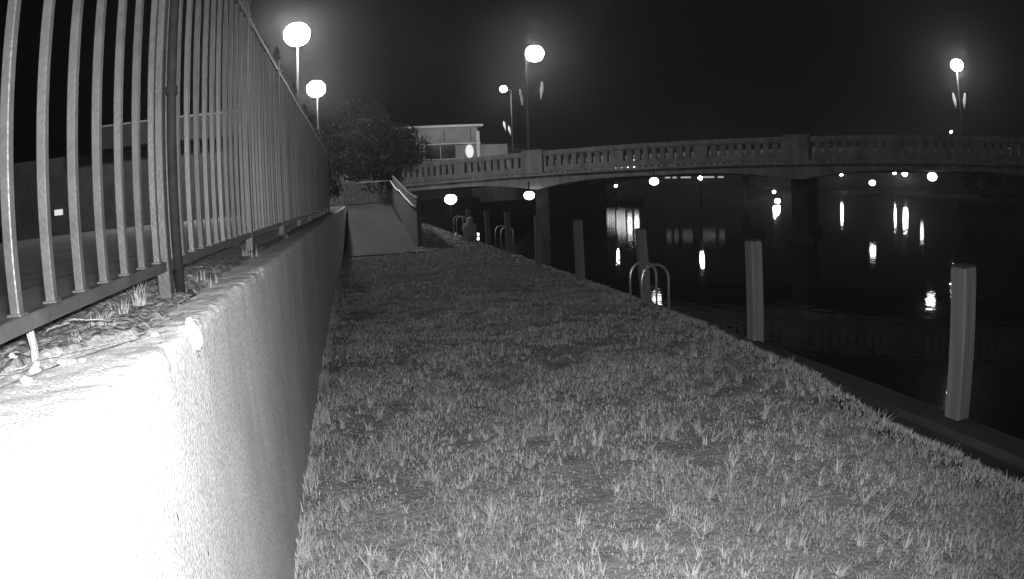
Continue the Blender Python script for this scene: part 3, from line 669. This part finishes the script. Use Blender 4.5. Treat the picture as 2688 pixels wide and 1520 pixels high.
# dark building behind the fence on the left
P = AE(-18.5, 0, 36); db = empty('dark_building', (P.x, P.y, 1.33), 'dark building with a pale roof edge seen through the iron pickets', 'building', rz=R(18.5))
s = MB(); s.box((-8.5,1.2,0),(5.5,12,4.1)); s.build('wall', M_build, db)
s = MB(); s.prism([(-2.6,0,4.15),(5.6,0,4.3),(5.6,0,5.55),(-2.6,0,5.25)], (0,1.1,0)); s.build('canopy_fascia', mat('fascia', .035, .05, 2), db)
s = MB(); s.prism([(-2.6,-.06,5.27),(5.6,-.06,5.57),(5.6,-.06,5.66),(-2.6,-.06,5.36)], (0,1.3,0)); s.build('roof_edge', M_path2, db)
s = MB(); s.box((-6.0,1.12,.9),(-5.6,1.19,1.25)); s.build('window', emit('dim_window', .35), db)
s = MB(); s.box((-5.1,1.12,1.05),(-4.6,1.19,1.35)); s.build('window', emit('dim_window2', .6), db)

# ------------------------------------------------------------------ trees
def leafcloud(cx, cy, cz, rx, ry, rz_, n, sz, seed, clumps=40):
    g = np.random.default_rng(seed); cc_ = []
    while len(cc_) < clumps:
        p = g.uniform(-1, 1, 3); 
        if .25 < np.linalg.norm(p) < 1: cc_.append(p)
    cc_ = np.array(cc_); k = g.integers(0, clumps, n); p = cc_[k]+g.normal(0, .13, (n, 3)); p = p*np.array([rx, ry, rz_])+np.array([cx, cy, cz])
    a = g.normal(0, 1, (n, 3)); a /= np.linalg.norm(a, axis=1)[:, None]; b = np.cross(a, g.normal(0, 1, (n, 3))); b /= np.linalg.norm(b, axis=1)[:, None]
    s_ = sz*g.uniform(.5, 1.3, n)[:, None]; V = np.stack([p-a*s_, p+b*s_*.5, p+a*s_, p-b*s_*.5], 1).reshape(-1, 3)
    return V, (np.arange(n)*4)[:, None]+np.arange(4)[None]
def tree(base, h, cr, n, sz, seed, label, group=None, cz=.62):
    e = empty('tree', base, label, 'tree', group); rr = random.Random(seed)
    s = MB(); s.tube([(0,0,-.3),(.1,.05,h*.25),(-.05,.1,h*.5),(.1,0,h*.8)], [h*.035,h*.026,h*.018,h*.006], 9)
    for k in range(9):
        a = rr.uniform(0, 6.28); z = h*rr.uniform(.25, .65); L_ = cr[0]*rr.uniform(.5, .9)
        s.tube([(0,0,z),(math.cos(a)*L_*.5, math.sin(a)*L_*.5, z+L_*.35),(math.cos(a)*L_, math.sin(a)*L_, z+L_*.55)], [h*.012,h*.008,h*.003], 6)
    s.build('trunk', M_bark, e, smooth=True)
    V, F = leafcloud(0, 0, h*cz, cr[0], cr[1], cr[2], n, sz, seed); npmesh('crown', V, F, M_leaf, e); return e
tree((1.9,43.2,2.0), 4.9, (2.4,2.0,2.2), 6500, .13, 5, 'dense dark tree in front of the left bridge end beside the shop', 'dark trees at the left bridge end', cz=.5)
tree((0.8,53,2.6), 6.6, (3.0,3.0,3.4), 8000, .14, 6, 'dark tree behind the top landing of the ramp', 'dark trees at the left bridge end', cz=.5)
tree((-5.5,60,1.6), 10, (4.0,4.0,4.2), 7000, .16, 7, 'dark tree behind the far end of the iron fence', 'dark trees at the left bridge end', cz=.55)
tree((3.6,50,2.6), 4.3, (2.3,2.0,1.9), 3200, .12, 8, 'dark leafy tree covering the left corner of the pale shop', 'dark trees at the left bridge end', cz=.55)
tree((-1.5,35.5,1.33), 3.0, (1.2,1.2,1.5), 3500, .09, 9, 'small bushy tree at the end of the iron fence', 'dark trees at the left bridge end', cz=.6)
for k, (az, d, h, lb) in enumerate([(33,120,9,'bare dark treetop behind the middle of the bridge'),(28.5,130,9,'dark tree behind the bridge left of the middle pilaster'),(19,120,8.5,'dark tree behind the bridge right of the near bridge lamp'),
                                    (60,110,8,'dark tree beyond the right end of the bridge'),(54,130,8.5,'dark tree beyond the bridge near the right-hand lamp')]):
    p = AE(az, 0, d); tree((p.x, p.y, -.5), h, (4.5,4.5,3.5), 3000, .28, 60+k, lb, 'dark trees beyond the bridge')
# pavement behind far bank for those trees: low island of land
for az0, az1, d0, d1 in ((17,36,112,140),(52,63,104,140)):
    s = MB(); s.prism([AE(a, 0, d0)-Vector((0,0,CAMZ+1.6)) for a in range(az0, az1, 3)]+[AE(a, 0, d1)-Vector((0,0,CAMZ+1.6)) for a in reversed(range(az0, az1, 3))], (0,0,1.1)); tag(recalc(s.build('river_shore', M_cap)), kind='structure')

# ------------------------------------------------------------------ haze: scattering volume added to put a glow around the lamps
HD = 0.0005
mh = bpy.data.materials.new('lamp_glow_haze'); mh.use_nodes = True; nt = mh.node_tree; nt.nodes.clear()
out = nt.nodes.new('ShaderNodeOutputMaterial'); pv = nt.nodes.new('ShaderNodeVolumePrincipled')
pv.inputs['Color'].default_value = (.9,.9,.9,1); pv.inputs['Density'].default_value = HD; pv.inputs['Anisotropy'].default_value = 0.88
nt.links.new(pv.outputs[0], out.inputs['Volume'])
s = MB(); s.box((-1600,-1600,-3.6),(1600,1600,30)); o = s.build('haze', mh); o.visible_shadow = True
tag(o, 'thin haze volume added over the river and lawn for lamp glow', 'haze', kind='stuff')
